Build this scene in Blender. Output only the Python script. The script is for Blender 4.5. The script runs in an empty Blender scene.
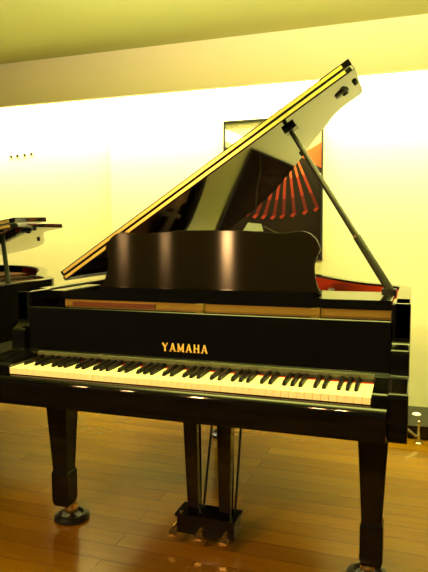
import bpy, bmesh, math, random
from mathutils import Vector, Matrix
random.seed(7)
PI = math.pi
S = bpy.context.scene
C = S.collection

# ------------------------------------------------------------------ camera
YAW, PITCH, ROLL, FPX = 0.3297, 0.0920, -0.0056, 583.6
cam_d = bpy.data.cameras.new('camera')
cam = bpy.data.objects.new('camera', cam_d); C.objects.link(cam)
Fw = Vector((-math.sin(YAW)*math.cos(PITCH), math.cos(YAW)*math.cos(PITCH), -math.sin(PITCH)))
R0 = Vector((math.cos(YAW), math.sin(YAW), 0)); U0 = R0.cross(Fw)
Rr = math.cos(ROLL)*R0 + math.sin(ROLL)*U0
Ur = -math.sin(ROLL)*R0 + math.cos(ROLL)*U0
m = Matrix((Rr, Ur, -Fw)).transposed().to_4x4()
m.translation = Vector((0.7328, -1.7121, 1.2045))
cam.matrix_world = m
cam_d.sensor_fit = 'VERTICAL'; cam_d.sensor_height = 24.0
cam_d.lens = FPX/572*24.0
cam_d.clip_start = 0.02
S.camera = cam

# ------------------------------------------------------------------ light
S.view_settings.view_transform = 'Standard'
S.view_settings.look = 'None'
S.view_settings.gamma = 1
S.view_settings.use_curve_mapping = False
S.view_settings.exposure = 0.0
W = bpy.data.worlds.new('room_ambience'); S.world = W; W.use_nodes = True
W.node_tree.nodes['Background'].inputs[0].default_value = (1.0, 0.90, 0.42, 1)
W.node_tree.nodes['Background'].inputs[1].default_value = 0.12

def area(name, loc, rot, sx, sy, power, col):
    d = bpy.data.lights.new(name, 'AREA'); d.shape = 'RECTANGLE'; d.size = sx; d.size_y = sy
    d.energy = power; d.color = col
    o = bpy.data.objects.new(name, d); C.objects.link(o); o.location = loc; o.rotation_euler = rot
    return o
def lamp(name, loc, power, col, r=0.05):
    d = bpy.data.lights.new(name, 'POINT'); d.energy = power; d.color = col; d.shadow_soft_size = r
    o = bpy.data.objects.new(name, d); C.objects.link(o); o.location = loc
    return o
WARM = (1.0, 0.90, 0.50)
area('cove_light', (-0.9, 2.11, 2.34), (math.radians(12), 0, 0), 6.4, 0.08, 230, (1.0, 0.965, 0.70))
area('added_ceiling_fill', (0.7, 0.10, 2.02), (PI, 0, 0), 3.0, 0.25, 250, (1.0, 0.94, 0.50))  # unseen fill light, added to brighten the ceiling and fascia
def spot(name, loc, aim, power, col, ang=75):
    d = bpy.data.lights.new(name, 'SPOT'); d.energy = power; d.color = col; d.shadow_soft_size = 0.05
    d.spot_size = math.radians(ang); d.spot_blend = 0.6
    o = bpy.data.objects.new(name, d); C.objects.link(o); o.location = loc
    o.rotation_euler = (Vector(aim)-Vector(loc)).to_track_quat('-Z', 'Y').to_euler()
for x, p in ((-2.09, 60), (-1.62, 60), (-0.97, 340), (0.05, 75), (0.23, 75)):
    spot('ceiling_spot', (x, -2.5, 2.38), (x*0.3+0.1, 0.05, 0.73), p, (1.0, 0.55, 0.20), 40)

# ------------------------------------------------------------------ helpers
def lin(c):
    r = []
    for v in c[:3]:
        v = v/255.0
        r.append(v/12.92 if v <= 0.04045 else ((v+0.055)/1.055)**2.4)
    return (*r, 1.0)
def mat(name, col, rough=0.5, metal=0.0, spec=0.5, coat=0.0, **kw):
    mm = bpy.data.materials.new(name); mm.use_nodes = True
    b = mm.node_tree.nodes['Principled BSDF']
    b.inputs['Base Color'].default_value = col if len(col) == 4 else (*col, 1)
    b.inputs['Roughness'].default_value = rough
    b.inputs['Metallic'].default_value = metal
    b.inputs['Specular IOR Level'].default_value = spec
    b.inputs['Coat Weight'].default_value = coat
    b.inputs['Coat Roughness'].default_value = 0.02
    for k, v in kw.items():
        b.inputs[k.replace('_', ' ')].default_value = v
    return mm
def nodes(mm): return mm.node_tree.nodes, mm.node_tree.links, mm.node_tree.nodes['Principled BSDF']
def vary(mm, scale, amount, stretch=(1, 1, 1), bump=0.0):
    """gentle noise variation of a material's own colour"""
    n, l, b = nodes(mm)
    tc = n.new('ShaderNodeTexCoord'); mp = n.new('ShaderNodeMapping'); nz = n.new('ShaderNodeTexNoise')
    mp.inputs['Scale'].default_value = stretch
    nz.inputs['Scale'].default_value = scale; nz.inputs['Detail'].default_value = 5
    l.new(tc.outputs['Object'], mp.inputs[0]); l.new(mp.outputs[0], nz.inputs['Vector'])
    mx = n.new('ShaderNodeMix'); mx.data_type = 'RGBA'
    c = b.inputs['Base Color'].default_value
    mx.inputs[6].default_value = tuple(min(1, v*(1-amount)) for v in c[:3]) + (1,)
    mx.inputs[7].default_value = tuple(min(1, v*(1+amount)) for v in c[:3]) + (1,)
    l.new(nz.outputs['Fac'], mx.inputs[0]); l.new(mx.outputs[2], b.inputs['Base Color'])
    if bump:
        bp = n.new('ShaderNodeBump'); bp.inputs['Strength'].default_value = bump; bp.inputs['Distance'].default_value = 0.002
        l.new(nz.outputs['Fac'], bp.inputs['Height']); l.new(bp.outputs[0], b.inputs['Normal'])
    return mm

M = {}
M['black'] = vary(mat('black_lacquer', (0.0018, 0.0017, 0.0015), 0.05, spec=0.42), 3, 0.2)
M['lid'] = vary(mat('polished_lid_lacquer', (0.0035, 0.0033, 0.003), 0.045, spec=1.0), 3, 0.2)
M['satin'] = vary(mat('satin_black', (0.006, 0.0055, 0.005), 0.32), 4, 0.2)
M['ivory'] = vary(mat('ivory_keytop', lin((250, 238, 196)), 0.22), 6, 0.03)
M['ebony'] = vary(mat('ebony_key', (0.004, 0.0035, 0.003), 0.4, spec=0.08), 8, 0.2)
M['gold'] = vary(mat('gold_lacquer', (0.24, 0.16, 0.025), 0.36, 0.4), 5, 0.08)
M['brass'] = vary(mat('polished_brass', (0.88, 0.60, 0.20), 0.2, 0.95), 9, 0.06)
M['logo'] = vary(mat('gold_leaf', (0.80, 0.52, 0.14), 0.4, 0.15), 9, 0.05)
M['edge'] = vary(mat('gold_edge', (0.84, 0.60, 0.17), 0.36, 0.6), 7, 0.08)
M['steel'] = vary(mat('chrome', (0.75, 0.75, 0.70), 0.12, 1.0), 9, 0.05)
M['felt'] = vary(mat('red_felt', lin((170, 30, 22)), 0.9, spec=0.1), 60, 0.3)
M['mahogany'] = vary(mat('mahogany_veneer', lin((176, 52, 14)), 0.22), 7, 0.25, (1, 1, 8))
M['spruce'] = vary(mat('spruce_board', lin((120, 74, 32)), 0.35), 12, 0.2, (1, .1, 1))
M['copper'] = vary(mat('wound_string', (0.50, 0.24, 0.09), 0.35, 0.9), 20, 0.1)
M['rail_wood'] = vary(mat('red_brown_rail', lin((84, 42, 20)), 0.4), 12, 0.2, (1, 8, 8))
M['bronze'] = vary(mat('dark_bronze_rod', (0.035, 0.038, 0.026), 0.18, 0.3), 9, 0.1)
M['leg'] = vary(mat('leg_lacquer', (0.004, 0.0037, 0.003), 0.12, spec=0.25), 3, 0.2)
M['plate'] = vary(mat('shade_darkened_plate', (0.045, 0.03, 0.01), 0.45, 0.4), 6, 0.1)  # gold plate, its colour darkened for the shade under the lid
M['key_reflection'] = vary(mat('grey_green_key_reflection', lin((76, 80, 58)), 0.4), 9, 0.1)  # tone of the white keys mirrored in the fallboard, put into a colour
M['rubber'] = vary(mat('black_rubber', (0.012, 0.012, 0.011), 0.6), 20, 0.2)
M['desk'] = mat('brushed_dark_wood', (0.005, 0.0036, 0.002), 0.12, spec=0.045, Anisotropic=1.0, Anisotropic_Rotation=0.25)
n_, l_, b_ = nodes(M['desk'])
tc = n_.new('ShaderNodeTexCoord'); mp = n_.new('ShaderNodeMapping'); nz = n_.new('ShaderNodeTexNoise')
mp.inputs['Scale'].default_value = (1.5, 40, 90); nz.inputs['Scale'].default_value = 4; nz.inputs['Detail'].default_value = 6
l_.new(tc.outputs['Object'], mp.inputs[0]); l_.new(mp.outputs[0], nz.inputs['Vector'])
bp = n_.new('ShaderNodeBump'); bp.inputs['Strength'].default_value = 0.04; bp.inputs['Distance'].default_value = 0.001
cv = n_.new('ShaderNodeCombineXYZ'); cv.inputs[0].default_value = 1.0
l_.new(cv.outputs[0], b_.inputs['Tangent'])

def obj(name, bm, material, parent=None, smooth=0.6):
    bmesh.ops.recalc_face_normals(bm, faces=bm.faces)
    me = bpy.data.meshes.new(name); bm.to_mesh(me); bm.free()
    mats = material if isinstance(material, (list, tuple)) else [material]
    for x in mats: me.materials.append(x)
    if smooth:
        for p in me.polygons: p.use_smooth = True
        me.set_sharp_from_angle(angle=smooth)
    o = bpy.data.objects.new(name, me); C.objects.link(o)
    if smooth:
        wn = o.modifiers.new('weighted_normals', 'WEIGHTED_NORMAL'); wn.mode = 'FACE_AREA'; wn.weight = 100; wn.keep_sharp = True
    if parent: o.parent = parent
    return o
def tag(o, label=None, cat=None, group=None, kind=None):
    if label: o['label'] = label
    if cat: o['category'] = cat
    if group: o['group'] = group
    if kind: o['kind'] = kind
    return o
def thing(name, label, cat, loc=(0, 0, 0), rz=0, group=None):
    o = bpy.data.objects.new(name, None); C.objects.link(o); o.location = loc; o.rotation_euler = (0, 0, rz)
    o.empty_display_size = 0.1
    return tag(o, label, cat, group)
def bevel(bm, w, seg=2, ang=0.6):
    es = [e for e in bm.edges if len(e.link_faces) == 2 and e.calc_face_angle(0) > ang]
    if es: bmesh.ops.bevel(bm, geom=es, offset=w, segments=seg, profile=0.5, affect='EDGES')
def add_box(bm, x0, x1, y0, y1, z0, z1, mi=0):
    vs = [bm.verts.new(p) for p in ((x0,y0,z0),(x1,y0,z0),(x1,y1,z0),(x0,y1,z0),(x0,y0,z1),(x1,y0,z1),(x1,y1,z1),(x0,y1,z1))]
    for f in ((0,3,2,1),(4,5,6,7),(0,1,5,4),(1,2,6,5),(2,3,7,6),(3,0,4,7)):
        bm.faces.new([vs[i] for i in f]).material_index = mi
def box(x0, x1, y0, y1, z0, z1, bev=0.0, seg=2):
    bm = bmesh.new(); add_box(bm, x0, x1, y0, y1, z0, z1)
    if bev: bevel(bm, bev, seg)
    return bm
def add_prism(bm, pts, fn0, fn1):
    a = [bm.verts.new(fn0(*p)) for p in pts]; b = [bm.verts.new(fn1(*p)) for p in pts]
    n = len(pts)
    bm.faces.new(a[::-1]); bm.faces.new(b)
    for i in range(n):
        j = (i+1) % n; bm.faces.new((a[i], a[j], b[j], b[i]))
def prism_z(pts, z0, z1, bev=0.0, seg=2):
    bm = bmesh.new(); add_prism(bm, pts, lambda x, y: (x, y, z0), lambda x, y: (x, y, z1))
    bmesh.ops.recalc_face_normals(bm, faces=bm.faces)
    if bev: bevel(bm, bev, seg)
    return bm
def prism_x(pts, x0, x1, bev=0.0, seg=2):
    bm = bmesh.new(); add_prism(bm, pts, lambda y, z: (x0, y, z), lambda y, z: (x1, y, z))
    bmesh.ops.recalc_face_normals(bm, faces=bm.faces)
    if bev: bevel(bm, bev, seg)
    return bm
def add_tube(bm, pts, rad, seg=12, caps=True):
    pts = [Vector(p) for p in pts]; rads = rad if isinstance(rad, (list, tuple)) else [rad]*len(pts)
    rings = []; up = None
    for i, p in enumerate(pts):
        d = (pts[min(i+1, len(pts)-1)] - pts[max(i-1, 0)]).normalized()
        if up is None or abs(d.dot(up)) > 0.98: up = Vector((0, 0, 1)) if abs(d.z) < 0.9 else Vector((1, 0, 0))
        s = d.cross(up).normalized(); t = s.cross(d).normalized(); up = t
        rings.append([bm.verts.new(p + rads[i]*(math.cos(2*PI*k/seg)*s + math.sin(2*PI*k/seg)*t)) for k in range(seg)])
    for a, b in zip(rings, rings[1:]):
        for k in range(seg):
            j = (k+1) % seg; bm.faces.new((a[k], a[j], b[j], b[k]))
    if caps: bm.faces.new(rings[0][::-1]); bm.faces.new(rings[-1])
def tube(pts, rad, seg=12):
    bm = bmesh.new(); add_tube(bm, pts, rad, seg); return bm
def add_lathe(bm, prof, c=(0, 0, 0), seg=24, axis='z'):
    """prof: (r, h) list; closed surface of revolution"""
    rings = []
    for r, h in prof:
        ring = []
        for k in range(seg):
            a = 2*PI*k/seg
            p = (r*math.cos(a), r*math.sin(a), h)
            if axis == 'x': p = (h, p[0], p[1])
            if axis == 'y': p = (p[0], h, p[1])
            ring.append(bm.verts.new((c[0]+p[0], c[1]+p[1], c[2]+p[2])))
        rings.append(ring)
    for a, b in zip(rings, rings[1:]):
        for k in range(seg):
            j = (k+1) % seg; bm.faces.new((a[k], a[j], b[j], b[k]))
    bm.faces.new(rings[0][::-1]); bm.faces.new(rings[-1])
def lathe(prof, c=(0, 0, 0), seg=24, axis='z'):
    bm = bmesh.new(); add_lathe(bm, prof, c, seg, axis); return bm
def spline(pts, n=8):
    """Catmull-Rom through pts"""
    P = [Vector(p) for p in pts]; P = [2*P[0]-P[1]] + P + [2*P[-1]-P[-2]]
    out = []
    for i in range(1, len(P)-2):
        for k in range(n):
            t = k/n
            a, b, c, d = P[i-1], P[i], P[i+1], P[i+2]
            out.append(0.5*((2*b) + (c-a)*t + (2*a-5*b+4*c-d)*t*t + (3*b-a-3*c+d)*t**3))
    out.append(P[-2])
    return [tuple(v) for v in out]
def inset(path, d):
    """offset an open 2D path to its left by d"""
    out = []
    P = [Vector(p) for p in path]
    for i, p in enumerate(P):
        t = (P[min(i+1, len(P)-1)] - P[max(i-1, 0)]).normalized()
        out.append((p.x - t.y*d, p.y + t.x*d))
    return out

# ------------------------------------------------------------------ setting
fl = mat('plank_floor', (0.3, 0.12, 0.03), 0.17, spec=0.42)
n_, l_, b_ = nodes(fl)
tc = n_.new('ShaderNodeTexCoord'); br = n_.new('ShaderNodeTexBrick')
br.offset = 0.37; br.offset_frequency = 2
br.inputs['Color1'].default_value = lin((102, 70, 2)); br.inputs['Color2'].default_value = lin((120, 84, 3))
br.inputs['Mortar'].default_value = lin((70, 42, 2))
br.inputs['Scale'].default_value = 1.0; br.inputs['Mortar Size'].default_value = 0.0012; br.inputs['Mortar Smooth'].default_value = 0.3
br.inputs['Brick Width'].default_value = 0.9; br.inputs['Row Height'].default_value = 0.10; br.inputs['Bias'].default_value = 0.0
l_.new(tc.outputs['Object'], br.inputs['Vector'])
mp = n_.new('ShaderNodeMapping'); mp.inputs['Scale'].default_value = (1.2, 22, 1)
nz = n_.new('ShaderNodeTexNoise'); nz.inputs['Scale'].default_value = 4; nz.inputs['Detail'].default_value = 6
l_.new(tc.outputs['Object'], mp.inputs[0]); l_.new(mp.outputs[0], nz.inputs['Vector'])
mx = n_.new('ShaderNodeMix'); mx.data_type = 'RGBA'; mx.blend_type = 'OVERLAY'; mx.inputs[0].default_value = 0.35
l_.new(br.outputs['Color'], mx.inputs[6]); l_.new(nz.outputs['Color'], mx.inputs[7]); 
bw = n_.new('ShaderNodeRGBToBW'); l_.new(nz.outputs['Color'], bw.inputs[0]); l_.new(bw.outputs[0], mx.inputs[7])
l_.new(mx.outputs[2], b_.inputs['Base Color'])

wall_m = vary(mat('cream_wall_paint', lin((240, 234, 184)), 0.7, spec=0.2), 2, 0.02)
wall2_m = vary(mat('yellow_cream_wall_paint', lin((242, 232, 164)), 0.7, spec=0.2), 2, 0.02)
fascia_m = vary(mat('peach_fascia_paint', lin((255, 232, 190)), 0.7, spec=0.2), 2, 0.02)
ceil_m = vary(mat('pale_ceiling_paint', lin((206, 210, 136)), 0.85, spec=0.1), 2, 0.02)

YW = 2.25
tag(obj('floor', box(-6, 6, -10, YW+0.15, -0.06, 0.0), fl), kind='structure')
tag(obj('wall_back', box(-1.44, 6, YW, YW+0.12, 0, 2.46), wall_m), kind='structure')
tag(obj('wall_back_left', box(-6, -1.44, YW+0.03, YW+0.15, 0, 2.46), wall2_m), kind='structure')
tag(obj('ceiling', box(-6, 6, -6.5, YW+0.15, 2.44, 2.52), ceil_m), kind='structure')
tag(obj('trim_1', box(-6, 6, 1.96, 2.0, 2.135, 2.44, 0.004), fascia_m), kind='structure')

# ------------------------------------------------------------------ grand piano
PL = 'black lacquered grand piano with lid propped high and white keys facing the viewer'
piano = thing('grand_piano', PL, 'piano', (0, 0, 0))
XR, XL = 0.729, -0.741
bent = spline([(XR, 0.20), (XR, 0.45), (XR, 0.70), (0.722, 0.80), (0.66, 0.885), (0.555, 0.985), (0.452, 1.12),
               (0.345, 1.29), (0.215, 1.47), (0.07, 1.63), (-0.10, 1.745), (-0.30, 1.80), (-0.50, 1.785), (-0.66, 1.70), (-0.73, 1.58), (XL, 1.42)], 6)
outline = bent + [(XL, 1.0), (XL, 0.6), (XL, 0.20)]
inner = inset(outline, 0.048)
inner[0] = (XR-0.048, 0.20); inner[-1] = (XL+0.048, 0.20)
ring = outline + inner[::-1]
def strip(outer, inn, z0, z1, bev=0.0):
    """closed band between two matching open paths"""
    bm = bmesh.new(); n = len(outer)
    V = [[bm.verts.new((x, y, z)) for (x, y) in pth] for pth, z in ((outer, z0), (outer, z1), (inn, z1), (inn, z0))]
    for i in range(n-1):
        for k in range(4):
            a, b = V[k], V[(k+1) % 4]
            bm.faces.new((a[i], a[i+1], b[i+1], b[i]))
    bm.faces.new([V[k][0] for k in range(4)]); bm.faces.new([V[k][-1] for k in range(3, -1, -1)])
    bmesh.ops.recalc_face_normals(bm, faces=bm.faces)
    if bev: bevel(bm, bev, 2, 0.9)
    return bm
obj('rim', strip(outline, inner, 0.655, 0.978, 0.004), M['black'], piano)
in2 = inset(inner, 0.004)
obj('inner_rim', strip(inner[8:62], in2[8:62], 0.80, 0.968), M['mahogany'], piano)
obj('soundboard', prism_z(in2, 0.79, 0.80), M['spruce'], piano)
obj('bottom_frame', prism_z([p for p in inset(outline, 0.05)], 0.66, 0.68), M['satin'], piano)

# iron plate with struts
plate_out = [p for p in inset(outline, 0.10) if p[1] > 0.5]
plate = bmesh.new()
pin = [(x, y) for (x, y) in inset(outline, 0.20) if y > 0.62]
add_box(plate, XL+0.055, XR-0.055, 0.262, 0.56, 0.885, 0.905)
flange = bmesh.new()
add_box(flange, -0.60, 0.665, 0.318, 0.335, 0.90, 0.9385)
add_box(flange, -0.03, 0.0, 0.300, 0.318, 0.90, 0.9385); add_box(flange, 0.40, 0.43, 0.300, 0.318, 0.90, 0.9385)
po = [(min(x, XR-0.06), max(y, 0.55)) for x, y in inset(outline, 0.055)]
pi = [(min(max(x, XL+0.15), XR-0.17), max(y, 0.55)) for x, y in inset(outline, 0.15)]
sb = strip(po, pi, 0.872, 0.888); tmp = bpy.data.meshes.new('tmp'); sb.to_mesh(tmp); sb.free(); plate.from_mesh(tmp); bpy.data.meshes.remove(tmp)
def yend(x):
    best = 0.6
    for (a, b) in inset(outline, 0.09):
        if abs(a-x) < 0.05: best = max(best, b)
    return best
for x0, x1 in ((-0.36, -0.42), (-0.08, -0.16), (0.17, 0.10), (0.40, 0.36), (0.56, 0.545)):
    y1 = yend(x1)
    vs = [(x0-0.014, 0.5), (x0+0.014, 0.5), (x1+0.012, y1), (x1-0.012, y1)]
    add_prism(plate, vs, lambda x, y: (x, y, 0.895), lambda x, y: (x, y, 0.930))
obj('iron_plate', plate, M['plate'], piano)
obj('plate_flange', flange, M['gold'], piano)
# strings (beyond counting), tuning pins and dampers
st = bmesh.new()
for i in range(150):
    t = i/149.0
    x0 = -0.62+1.24*t; x1 = x0-0.10*(1-t)
    if t < 0.25:
        x0 = -0.62+1.24*t; x1 = x0 + 0.30
    y1 = yend(x1)-0.03
    z = 0.915 if t >= 0.25 else 0.934
    r = 0.0008 if t >= 0.25 else 0.0016
    s = [(x0-r, 0.45), (x0+r, 0.45), (x1+r, y1), (x1-r, y1)]
    add_prism(st, s, lambda x, y: (x, y, z-0.001), lambda x, y: (x, y, z+0.001))
tag(obj('strings', st, M['copper'], piano), kind='stuff')
tp = bmesh.new()
for i in range(72):
    for r in range(3):
        add_lathe(tp, [(0.0034, 0.905), (0.0034, 0.925), (0.003, 0.932)], (-0.62+1.24*i/71+0.005*r, 0.36+0.04*r, 0), 6)
tag(obj('tuning_pins', tp, M['steel'], piano), kind='stuff')
dm = bmesh.new()
for i in range(64):
    x = -0.60+0.95*i/63
    add_box(dm, x-0.005, x+0.005, 0.66, 0.74, 0.918, 0.942)
tag(obj('dampers', dm, M['satin'], piano), kind='stuff')
obj('action_rail', box(-0.56, -0.20, 0.307, 0.3175, 0.916, 0.931, 0.003), M['rail_wood'], piano)

# arms: profile (y, z)
arm = [(-0.02, 0.602), (0.34, 0.602), (0.34, 0.978), (0.204, 0.978), (0.200, 0.972), (0.200, 0.868)] + \
      spline([(0.200, 0.868), (0.194, 0.853), (0.178, 0.842), (0.164, 0.836), (0.158, 0.826), (0.157, 0.790), (0.155, 0.762), (0.148, 0.754)], 4)[1:] + \
      [(0.0, 0.748), (-0.014, 0.743), (-0.02, 0.730)]
obj('arm', prism_x(arm, 0.672, XR, 0.004), M['black'], piano)
obj('arm', prism_x(arm, XL, XL+0.058, 0.004), M['black'], piano)
KX0, KX1 = -0.620, 0.626
for a, b in ((XL+0.058, KX0-0.002), (KX1+0.002, 0.672)):
    obj('cheek_block', prism_x([(-0.016, 0.69), (0.16, 0.69), (0.16, 0.748), (-0.006, 0.741), (-0.014, 0.735)], a, b, 0.003), M['black'], piano)
obj('keybed', box(XL+0.05, XR-0.05, 0.03, 0.58, 0.600, 0.690, 0.003), M['black'], piano)
ks = [(-0.044, 0.606), (0.028, 0.606), (0.028, 0.700), (-0.018, 0.704)] + [(-0.020+0.024*math.cos(a), 0.680+0.024*math.sin(a)) for a in [math.radians(v) for v in range(90, 181, 9)]]
obj('keyslip', prism_x(ks, KX0-0.045, KX1+0.045), M['black'], piano)

# fallboard and its lettering
fb = [(0.165, 0.738), (0.205, 0.742), (0.262, 0.88), (0.262, 0.922), (0.188, 0.922), (0.184, 0.919), (0.182, 0.80), (0.180, 0.757)]
fall = obj('fallboard', prism_x(fb, XL+0.062, 0.670, 0.0004, 1), M['black'], piano)
def fy(z): return 0.182 + (z-0.80)*0.002/0.109
lt = bmesh.new()
def stroke(ax, az, bx, bz, w):
    d = Vector((bx-ax, bz-az)); nrm = Vector((-d.y, d.x)).normalized()*w/2
    q = [(ax+nrm.x, az+nrm.y), (bx+nrm.x, bz+nrm.y), (bx-nrm.x, bz-nrm.y), (ax-nrm.x, az-nrm.y)]
    add_prism(lt, q, lambda x, z: (x, fy(z)-0.0014, z), lambda x, z: (x, fy(z)+0.001, z))
H = 0.029; LZ = 0.782
GL = {'Y': [(0, 1, .5, .45, .24), (1, 1, .5, .45, .16), (.5, .5, .5, 0, .24)],
      'A': [(0.04, 0, .5, 1, .15), (.5, 1, .96, 0, .26), (.22, .3, .78, .3, .12)],
      'M': [(.06, 0, .06, 1, .14), (.06, 1, .5, .1, .24), (.5, .1, .94, 1, .14), (.94, 0, .94, 1, .24)],
      'H': [(.1, 0, .1, 1, .24), (.9, 0, .9, 1, .24), (.1, .5, .9, .5, .13)]}
x = -0.111
for ch in 'YAMAHA':
    w = 0.0215 if ch == 'M' else 0.0185
    for ax, az, bx, bz, sw in GL[ch]:
        stroke(x+ax*w, LZ+az*H, x+bx*w, LZ+bz*H, sw*0.0215)
    for fx in ({'Y': (.5,), 'A': (.04, .96), 'M': (.06, .94), 'H': (.1, .9)}[ch]):   # serifs
        stroke(x+fx*w-0.0038, LZ+0.001, x+fx*w+0.0038, LZ+0.001, 0.003)
    x += w+0.0108
tag(obj('lettering', lt, M['logo'], fall, 0), 'gold maker lettering')
obj('key_felt', box(KX0, KX1, 0.141, 0.146, 0.715, 0.7305), M['felt'], piano)
obj('key_reflection_strip', box(KX0, KX1, 0.1515, 0.170, 0.733, 0.754, 0.002), M['key_reflection'], piano)  # strip added in place of the keys' reflection along the fallboard base
obj('key_rail', box(KX0, KX1, 0.150, 0.20, 0.712, 0.742), M['satin'], piano)

# keys
pw = (KX1-KX0)/52
KZ = 0.728
KF = -0.014
names = []
octv = 'ABCDEFG'
for i in range(52):
    a = KX0+pw*i
    bm = box(a+0.0006, a+pw-0.0006, KF, 0.141, KZ-0.021, KZ, 0.0012, 1)
    obj('white_key', bm, M['ivory'], piano)
for i in range(51):
    k = octv[i % 7]
    if k in 'ACDFG':
        sh = {'A': 0.0012, 'C': -0.0016, 'D': 0.0016, 'F': -0.002, 'G': 0.0}[k]
        c = KX0+pw*(i+1)+sh; h = 0.0118
        pr = [(KF+0.053, KZ-0.006), (KF+0.053, KZ+0.004), (KF+0.061, KZ+0.0135), (0.150, KZ+0.0175), (0.150, KZ-0.006)]
        bm = bmesh.new()
        add_prism(bm, pr, lambda y, z: (c-0.0058+(0.0009 if z > KZ+.004 else 0), y, z), lambda y, z: (c+0.0058-(0.0009 if z > KZ+.004 else 0), y, z))
        bmesh.ops.recalc_face_normals(bm, faces=bm.faces); bevel(bm, 0.0009, 1)
        obj('black_key', bm, M['ebony'], piano)

# music desk frame and desk
fr = bmesh.new()
add_box(fr, -0.690, 0.668, 0.315, 0.60, 0.939, 0.972)
bevel(fr, 0.005, 3)
obj('desk_frame', fr, M['black'], piano)
for sgn in (-0.62, 0.60):
    obj('desk_rail', box(sgn-0.02, sgn+0.02, 0.33, 0.58, 0.905, 0.941, 0.003), M['black'], piano)
cx = -0.043
HS = 1.04
half = [(0, 0.240), (0.12, 0.2395), (0.22, 0.231), (0.30, 0.2275), (0.352, 0.2345), (0.385, 0.229), (0.412, 0.208), (0.428, 0.180), (0.430, 0.160),
        (0.418, 0.130), (0.414, 0.095), (0.422, 0.045), (0.442, 0.0)]
sm = spline([(a*HS, b) for a, b in half], 4)
prof = [(cx+a, b) for a, b in sm] + [(cx-a, b) for a, b in sm[::-1][:-1]]
lean = 0.20
bm = bmesh.new()
add_prism(bm, prof, lambda x, t: (x, 0.425+t*lean, 0.9725+t), lambda x, t: (x, 0.443+t*lean, 0.9725+t))
bmesh.ops.recalc_face_normals(bm, faces=bm.faces); bevel(bm, 0.004, 2, 0.9)
desk = obj('music_desk', bm, M['desk'], piano)
obj('desk_ledge', box(cx-0.44, cx+0.44, 0.385, 0.428, 0.9725, 0.984, 0.003), M['black'], desk)
for sx in (-0.25, 0.25):
    obj('desk_stay', tube([(cx+sx, 0.475, 1.10), (cx+sx, 0.57, 0.975)], 0.005, 8), M['brass'], desk)

# lid: local x runs from the hinge towards the treble side, z = thickness
TH = 0.571; YL = 0.515
lid_out = [(0.0, YL), (1.470, YL), (1.4795, YL+0.01)] + spline([(1.480, 0.54), (1.480, 0.70), (1.480, 0.85), (1.474, 0.893), (1.445, 0.903), (1.40, 0.903), (1.37, 0.907), (1.326, 0.936), (1.271, 1.016),
    (1.184, 1.125), (1.087, 1.275), (0.953, 1.462), (0.803, 1.636), (0.63, 1.755), (0.43, 1.812), (0.23, 1.80), (0.07, 1.71), (0.0, 1.57)], 5)[1:] + [(0.0, 1.2)]
lid = obj('lid', prism_z(lid_out, 0.0, 0.021, 0.003), M['lid'], piano)
lid.location = (XL+0.012, 0, 0.993); lid.rotation_euler = (0, -TH, 0)
flap = obj('lid_flap', box(0.004, 1.478, 0.0, 0.24, 0.0, 0.021, 0.003), M['black'], lid)
flap.location = (0, YL, 0.0235)
obj('edge_trim', box(0.012, 1.445, YL-0.0022, YL+0.002, 0.0055, 0.0170, 0.001, 1), M['edge'], lid)
tag(obj('edge_trim', box(0.016, 1.445, -0.0022, 0.002, 0.0045, 0.0165, 0.001, 1), M['edge'], flap), 'gold front edge of the folded flap')
for y in (0.60, 1.40):
    obj('hinge', tube([(0.002, y-0.06, 0.008), (0.002, y+0.06, 0.008)], 0.006, 10), M['brass'], lid)
def disc(c, r, h):
    return lathe([(r, 0.002), (r, -h*0.6), (r*0.8, -h)], c, 20)
obj('rubber_buffer', disc((1.462, 0.672, 0), 0.010, 0.012), M['rubber'], lid)
obj('rubber_buffer', disc((1.10, 1.20, 0), 0.009, 0.012), M['rubber'], lid)
pc = lathe([(0.030, 0.002), (0.030, -0.006), (0.022, -0.010)], (1.400, 0.69, 0), 24); add_lathe(pc, [(0.012, -0.004), (0.012, -0.016), (0.008, -0.018)], (1.41, 0.69, 0), 14)
obj('prop_cup', pc, M['satin'], lid)
pc = bmesh.new(); add_box(pc, 1.135, 1.190, 0.630, 0.685, -0.016, 0.002); bevel(pc, 0.004, 2)
obj('prop_cup', pc, M['satin'], lid)

# lid prop
A = Vector((0.655, 0.616, 0.972)); 
Bp = Vector((XL+0.012+1.158*math.cos(TH)+0.013*math.sin(TH), 0.657, 0.993+1.158*math.sin(TH)-0.013*math.cos(TH)))
P1 = A.lerp(Bp, 0.335)
prop = obj('lid_prop', tube([A, A.lerp(Bp, 0.02), P1], [0.015, 0.0165, 0.0155], 16), M['bronze'], piano)
obj('upper_rod', tube([P1-(Bp-A)*0.03, A.lerp(Bp, 0.7), Bp], [0.0125, 0.011, 0.009], 14), M['bronze'], prop)
obj('rod_screw', lathe([(0.006, 0), (0.006, 0.006), (0.003, 0.008)], tuple(P1+Vector((-0.004, -0.022, 0.0))), 12, 'y'), M['brass'], prop)
obj('prop_bracket', box(0.62, 0.674, 0.60, 0.64, 0.955, 0.984, 0.003), M['satin'], prop)

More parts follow.
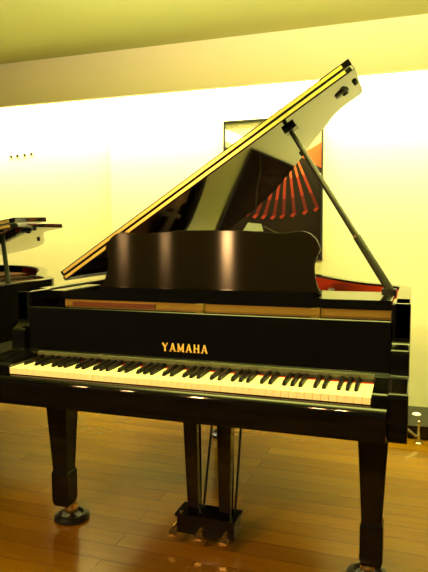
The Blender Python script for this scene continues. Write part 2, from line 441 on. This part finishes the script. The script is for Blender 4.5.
# legs
def leg_bm(x, y):
    bm = bmesh.new()
    rings = [(0.112, 0.602), (0.112, 0.575), (0.104, 0.570), (0.068, 0.215), (0.078, 0.205), (0.078, 0.085), (0.066, 0.062)]
    prev = None
    for s, z in rings:
        h = s/2
        r = [bm.verts.new((x+a*h, y+b*h, z)) for a, b in ((-1,-1),(1,-1),(1,1),(-1,1))]
        if prev:
            for k in range(4): bm.faces.new((prev[k], prev[(k+1) % 4], r[(k+1) % 4], r[k]))
        else: bm.faces.new(r)
        prev = r
    bm.faces.new(prev[::-1]); bmesh.ops.recalc_face_normals(bm, faces=bm.faces); bevel(bm, 0.004, 2, 0.3)
    return bm
def caster_bm(x, y):
    bm = bmesh.new()
    add_lathe(bm, [(0.02, -0.013), (0.026, -0.008), (0.026, 0.008), (0.02, 0.013)], (x, y+0.008, 0.0415), 20, 'x')
    add_box(bm, x-0.024, x-0.016, y-0.012, y+0.014, 0.032, 0.072); add_box(bm, x+0.016, x+0.024, y-0.012, y+0.014, 0.032, 0.072)
    add_lathe(bm, [(0.024, 0.058), (0.024, 0.066), (0.018, 0.072)], (x, y, 0), 16)
    return bm
LEGS = [(-0.640, 0.335), (0.620, 0.285), (-0.32, 1.50)]
COFF = [(0.028, 0.0), (-0.012, 0.0), (0.0, 0.0)]
for i, (x, y) in enumerate(LEGS):
    lg = obj('leg', leg_bm(x, y), M['leg'], piano)
    obj('caster', caster_bm(x+COFF[i][0], y+COFF[i][1]), M['brass'], lg)
    if i == 2:
        obj('leg_block', box(x-0.08, x+0.08, y-0.08, y+0.08, 0.600, 0.662, 0.003), M['black'], lg)

# pedal lyre
PY = 0.345
ly = obj('pedal_lyre', box(-0.113, 0.118, PY-0.045, PY+0.045, 0.042, 0.108, 0.005), M['black'], piano)
obj('lyre_cap', box(-0.120, 0.125, PY-0.052, PY+0.052, 0.108, 0.120, 0.004), M['black'], ly)
for s0, s1 in ((-0.055, -0.067), (0.073, 0.073)):
    bm = bmesh.new()
    a = [bm.verts.new((s0+dx*0.022, PY+dy*0.020, 0.120)) for dx, dy in ((-1,-1),(1,-1),(1,1),(-1,1))]
    b = [bm.verts.new((s1+dx*0.030, PY+dy*0.026, 0.602)) for dx, dy in ((-1,-1),(1,-1),(1,1),(-1,1))]
    bm.faces.new(a[::-1]); bm.faces.new(b)
    for k in range(4): bm.faces.new((a[k], a[(k+1) % 4], b[(k+1) % 4], b[k]))
    bevel(bm, 0.003); obj('lyre_post', bm, M['black'], ly)
obj('lyre_top', box(-0.11, 0.12, PY-0.05, PY+0.06, 0.585, 0.602, 0.003), M['black'], ly)
for px in (-0.118, -0.012, 0.088):
    bm = bmesh.new()
    path = spline([(px, PY-0.03, 0.072), (px, PY-0.05, 0.070), (px, PY-0.062, 0.066), (px, PY-0.078, 0.056), (px, PY-0.092, 0.050)], 4)
    wd = [0.007, 0.007, 0.010, 0.019, 0.015]
    rings = []
    for k, p in enumerate(path):
        t = k/(len(path)-1)*4; j = min(int(t), 3); w = wd[j]+(wd[j+1]-wd[j])*(t-j)
        rings.append([bm.verts.new((p[0]+w*math.cos(q), p[1], p[2]+0.0055*math.sin(q))) for q in [2*PI*u/12 for u in range(12)]])
    for r0, r1 in zip(rings, rings[1:]):
        for k in range(12): bm.faces.new((r0[k], r0[(k+1) % 12], r1[(k+1) % 12], r1[k]))
    bm.faces.new(rings[0][::-1]); bm.faces.new(rings[-1])
    obj('pedal', bm, M['brass'], ly)
obj('brace_rod', tube([(-0.03, PY+0.03, 0.118), (0.00, PY+0.10, 0.602)], 0.005, 8), M['satin'], ly)
obj('brace_rod', tube([(0.100, PY+0.03, 0.118), (0.115, PY+0.10, 0.602)], 0.005, 8), M['satin'], ly)
obj('cap_screw', lathe([(0.007, 0.119), (0.007, 0.124), (0.003, 0.127)], (-0.098, PY-0.036, 0), 12), M['brass'], ly)

# ------------------------------------------------------------------ second grand piano
P2 = thing('grand_piano', 'second black grand piano at the left edge with its lid raised only slightly', 'piano', (-1.705, 0.0, 0))
def kids(o): return [c for c in bpy.data.objects if c.parent == o]
skip = {'white_key', 'black_key', 'lid_prop', 'key_felt', 'key_rail', 'key_reflection_strip', 'music_desk', 'action_rail'}
TH2 = math.radians(9.3)
for ch in kids(piano):
    if ch.name.split('.')[0] in skip: continue
    c = ch.copy(); C.objects.link(c); c.parent = P2
    if ch.name.split('.')[0] == 'lid': c.rotation_euler = (0, -TH2, 0)
    for g in kids(ch):
        if g.name.split('.')[0] == 'lettering': continue
        d = g.copy(); C.objects.link(d); d.parent = c
        if g.name.split('.')[0] == 'lid_flap':
            d.rotation_euler = (math.radians(1.5), 0, 0)
        for gg in kids(g):
            e = gg.copy(); C.objects.link(e); e.parent = d
obj('key_cover', box(KX0, KX1, 0.02, 0.17, 0.69, 0.728, 0.004), M['black'], P2)
u2 = 1.325
T2 = Vector((XL+u2*math.cos(TH2), 0.62, 0.985+u2*math.sin(TH2)))
pr2 = obj('lid_prop', tube([(0.595, 0.616, 0.965), T2], [0.012, 0.010], 12), M['bronze'], P2)

# caster cups under the legs
CUP = [(0.070, 0.0), (0.074, 0.004), (0.072, 0.016), (0.060, 0.024), (0.050, 0.026), (0.043, 0.014), (0.036, 0.0125)]
def cup(x, y, label):
    o = obj('caster_cup', lathe(CUP, (0, 0, 0), 32), M['satin']); o.location = (x, y+0.004, 0.0005)
    tag(o, label, 'caster cup', 'caster cups under the piano legs')
cup(LEGS[0][0]+COFF[0][0], LEGS[0][1], 'round black caster cup under the left front leg of the near piano')
cup(LEGS[1][0]+COFF[1][0], LEGS[1][1], 'round black caster cup under the right front leg of the near piano')
cup(LEGS[2][0]+COFF[2][0], LEGS[2][1], 'round black caster cup under the rear leg of the near piano')

# ------------------------------------------------------------------ poster on the back wall
po_root = thing('poster', 'tall dark framed poster of orange-lit piano strings on the wall behind the raised lid', 'poster', (-0.194, YW, 1.494))
PW, PH = 0.345, 0.476
fm = bmesh.new()
for a in ((-PW, PW, -PH, -PH+0.010), (-PW, PW, PH-0.010, PH), (-PW, -PW+0.010, -PH, PH), (PW-0.010, PW, -PH, PH)):
    add_box(fm, a[0], a[1], -0.028, 0.0, a[2], a[3])
obj('poster_frame', fm, vary(mat('dark_frame', (0.015, 0.014, 0.010), 0.3), 10, 0.2), po_root, 0)
pm = {}
for k, c in {'ground': (30, 20, 11), 'pale': (150, 152, 112), 'white': (244, 240, 214), 'flame': (206, 96, 44), 'ember': (140, 46, 24), 'wine': (88, 26, 16), 'peach': (214, 160, 116), 'shade': (56, 52, 36)}.items():
    pm[k] = vary(mat('print_'+k, lin(c), 0.25), 9, 0.15)
keys_ = list(pm)
pb = bmesh.new()
add_box(pb, -PW+0.008, PW-0.008, -0.012, -0.002, -PH+0.008, PH-0.008, 0)
dep = [-0.0122]
def patch(q, k):
    dep[0] -= 0.00008
    pb.faces.new([pb.verts.new((a, dep[0], b)) for a, b in q]).material_index = keys_.index(k)
a0, a1, b0, b1 = -PW+0.01, PW-0.01, -PH+0.01, PH-0.01
patch([(a0, 0.10), (a0, b1), (a1, b1), (a1, 0.30), (0.05, 0.36), (-0.12, 0.30)], 'pale')
patch([(a0, 0.34), (a0, 0.425), (-0.06, 0.30), (-0.15, 0.27)], 'white')
patch([(a0, 0.10), (a0, 0.30), (-0.15, 0.25), (-0.02, 0.33), (0.10, 0.30), (0.05, 0.10)], 'shade')
patch([(a1, 0.42), (a1, 0.16), (0.20, 0.24), (0.16, 0.29)], 'peach')
patch([(a1, 0.30), (a1, 0.13), (0.18, 0.22)], 'flame')
# fan of glowing strings with hooked ends
O = Vector((0.10, 0.36)); ends = [(-0.26, -0.10), (-0.215, -0.13), (-0.165, -0.155), (-0.11, -0.17), (-0.05, -0.175), (0.015, -0.18), (0.08, -0.175), (0.155, -0.165), (0.235, -0.15), (0.31, -0.13)]
for i, e in enumerate(ends):
    e = Vector(e); d = e-O; nn = Vector((-d.y, d.x)).normalized()
    for t0, t1, k, w0, w1 in ((0.22, 0.55, 'flame', 0.005, 0.008), (0.55, 0.8, 'ember', 0.008, 0.010), (0.8, 1.0, 'wine', 0.010, 0.012)):
        p, q = O+d*t0, O+d*t1
        patch([(p-nn*w0)[:], (p+nn*w0)[:], (q+nn*w1)[:], (q-nn*w1)[:]], k)
    hk = e+Vector((-0.016, -0.016))
    patch([(e+Vector((0.013, 0)))[:], (e+Vector((-0.013, 0.0)))[:], (hk+Vector((-0.014, 0.0)))[:], (hk+Vector((0.006, -0.012)))[:]], 'ember')
patch([(-0.21, -0.285), (-0.06, -0.285), (-0.075, -0.235), (-0.17, -0.225)], 'pale')
for (xa, za), (xb, zb) in zip([(-0.06, -0.25), (0.02, -0.29), (0.12, -0.325), (0.22, -0.345)], [(0.02, -0.29), (0.12, -0.325), (0.22, -0.345), (0.325, -0.40)]):
    patch([(xa, za-0.006), (xb, zb-0.006), (xb, zb+0.006), (xa, za+0.006)], 'shade')
obj('print', pb, [pm[k] for k in keys_], po_root, 0)

# four little hooks on the left wall
for (x, z), lab in zip([(-2.35, 1.820), (-2.29, 1.822), (-2.222, 1.826), (-2.158, 1.831)], ['leftmost of four small dark hooks in a row high on the cream wall', 'second from the left of four small dark hooks on the cream wall', 'third from the left of four small dark hooks on the cream wall', 'rightmost of four small dark hooks in a row high on the cream wall']):
    o = obj('wall_hook', lathe([(0.010, 0.0), (0.012, -0.003), (0.012, -0.007), (0.008, -0.011)], (0, 0, 0), 14, 'y'), M['satin'])
    o.location = (x, YW+0.03, z); tag(o, lab, 'hook', 'hooks in a row on the left wall')

# low black plinth and chrome stand at the right
pl = thing('display_plinth', 'low glossy black platform on the floor at the right edge beyond the piano', 'platform', (1.15, 1.98, 0))
obj('plinth_body', box(-0.52, 0.60, -0.19, 0.19, 0.0, 0.066, 0.004), M['black'], pl)
obj('plinth_top', box(-0.53, 0.61, -0.20, 0.20, 0.066, 0.080, 0.003), M['black'], pl)
cs = thing('chrome_stand', 'small chrome stand with a slanted strut in front of the low black platform', 'stand', (0.785, 1.715, 0))
obj('stand_column', lathe([(0.020, 0.0), (0.022, 0.004), (0.009, 0.010), (0.007, 0.02), (0.007, 0.13), (0.003, 0.135)], (0.0, 0.0, 0), 20), M['steel'], cs)
obj('stand_strut', tube([(-0.075, -0.012, 0.090), (-0.01, -0.012, 0.045)], 0.007, 10), M['steel'], cs)
obj('highlight_disc', lathe([(0.014, -0.004), (0.024, 0.0), (0.024, 0.003), (0.016, 0.008)], (-0.014, 0.0, 0.168), 24), M['ivory'], cs)  # pale disc in place of a lamp's bright reflection
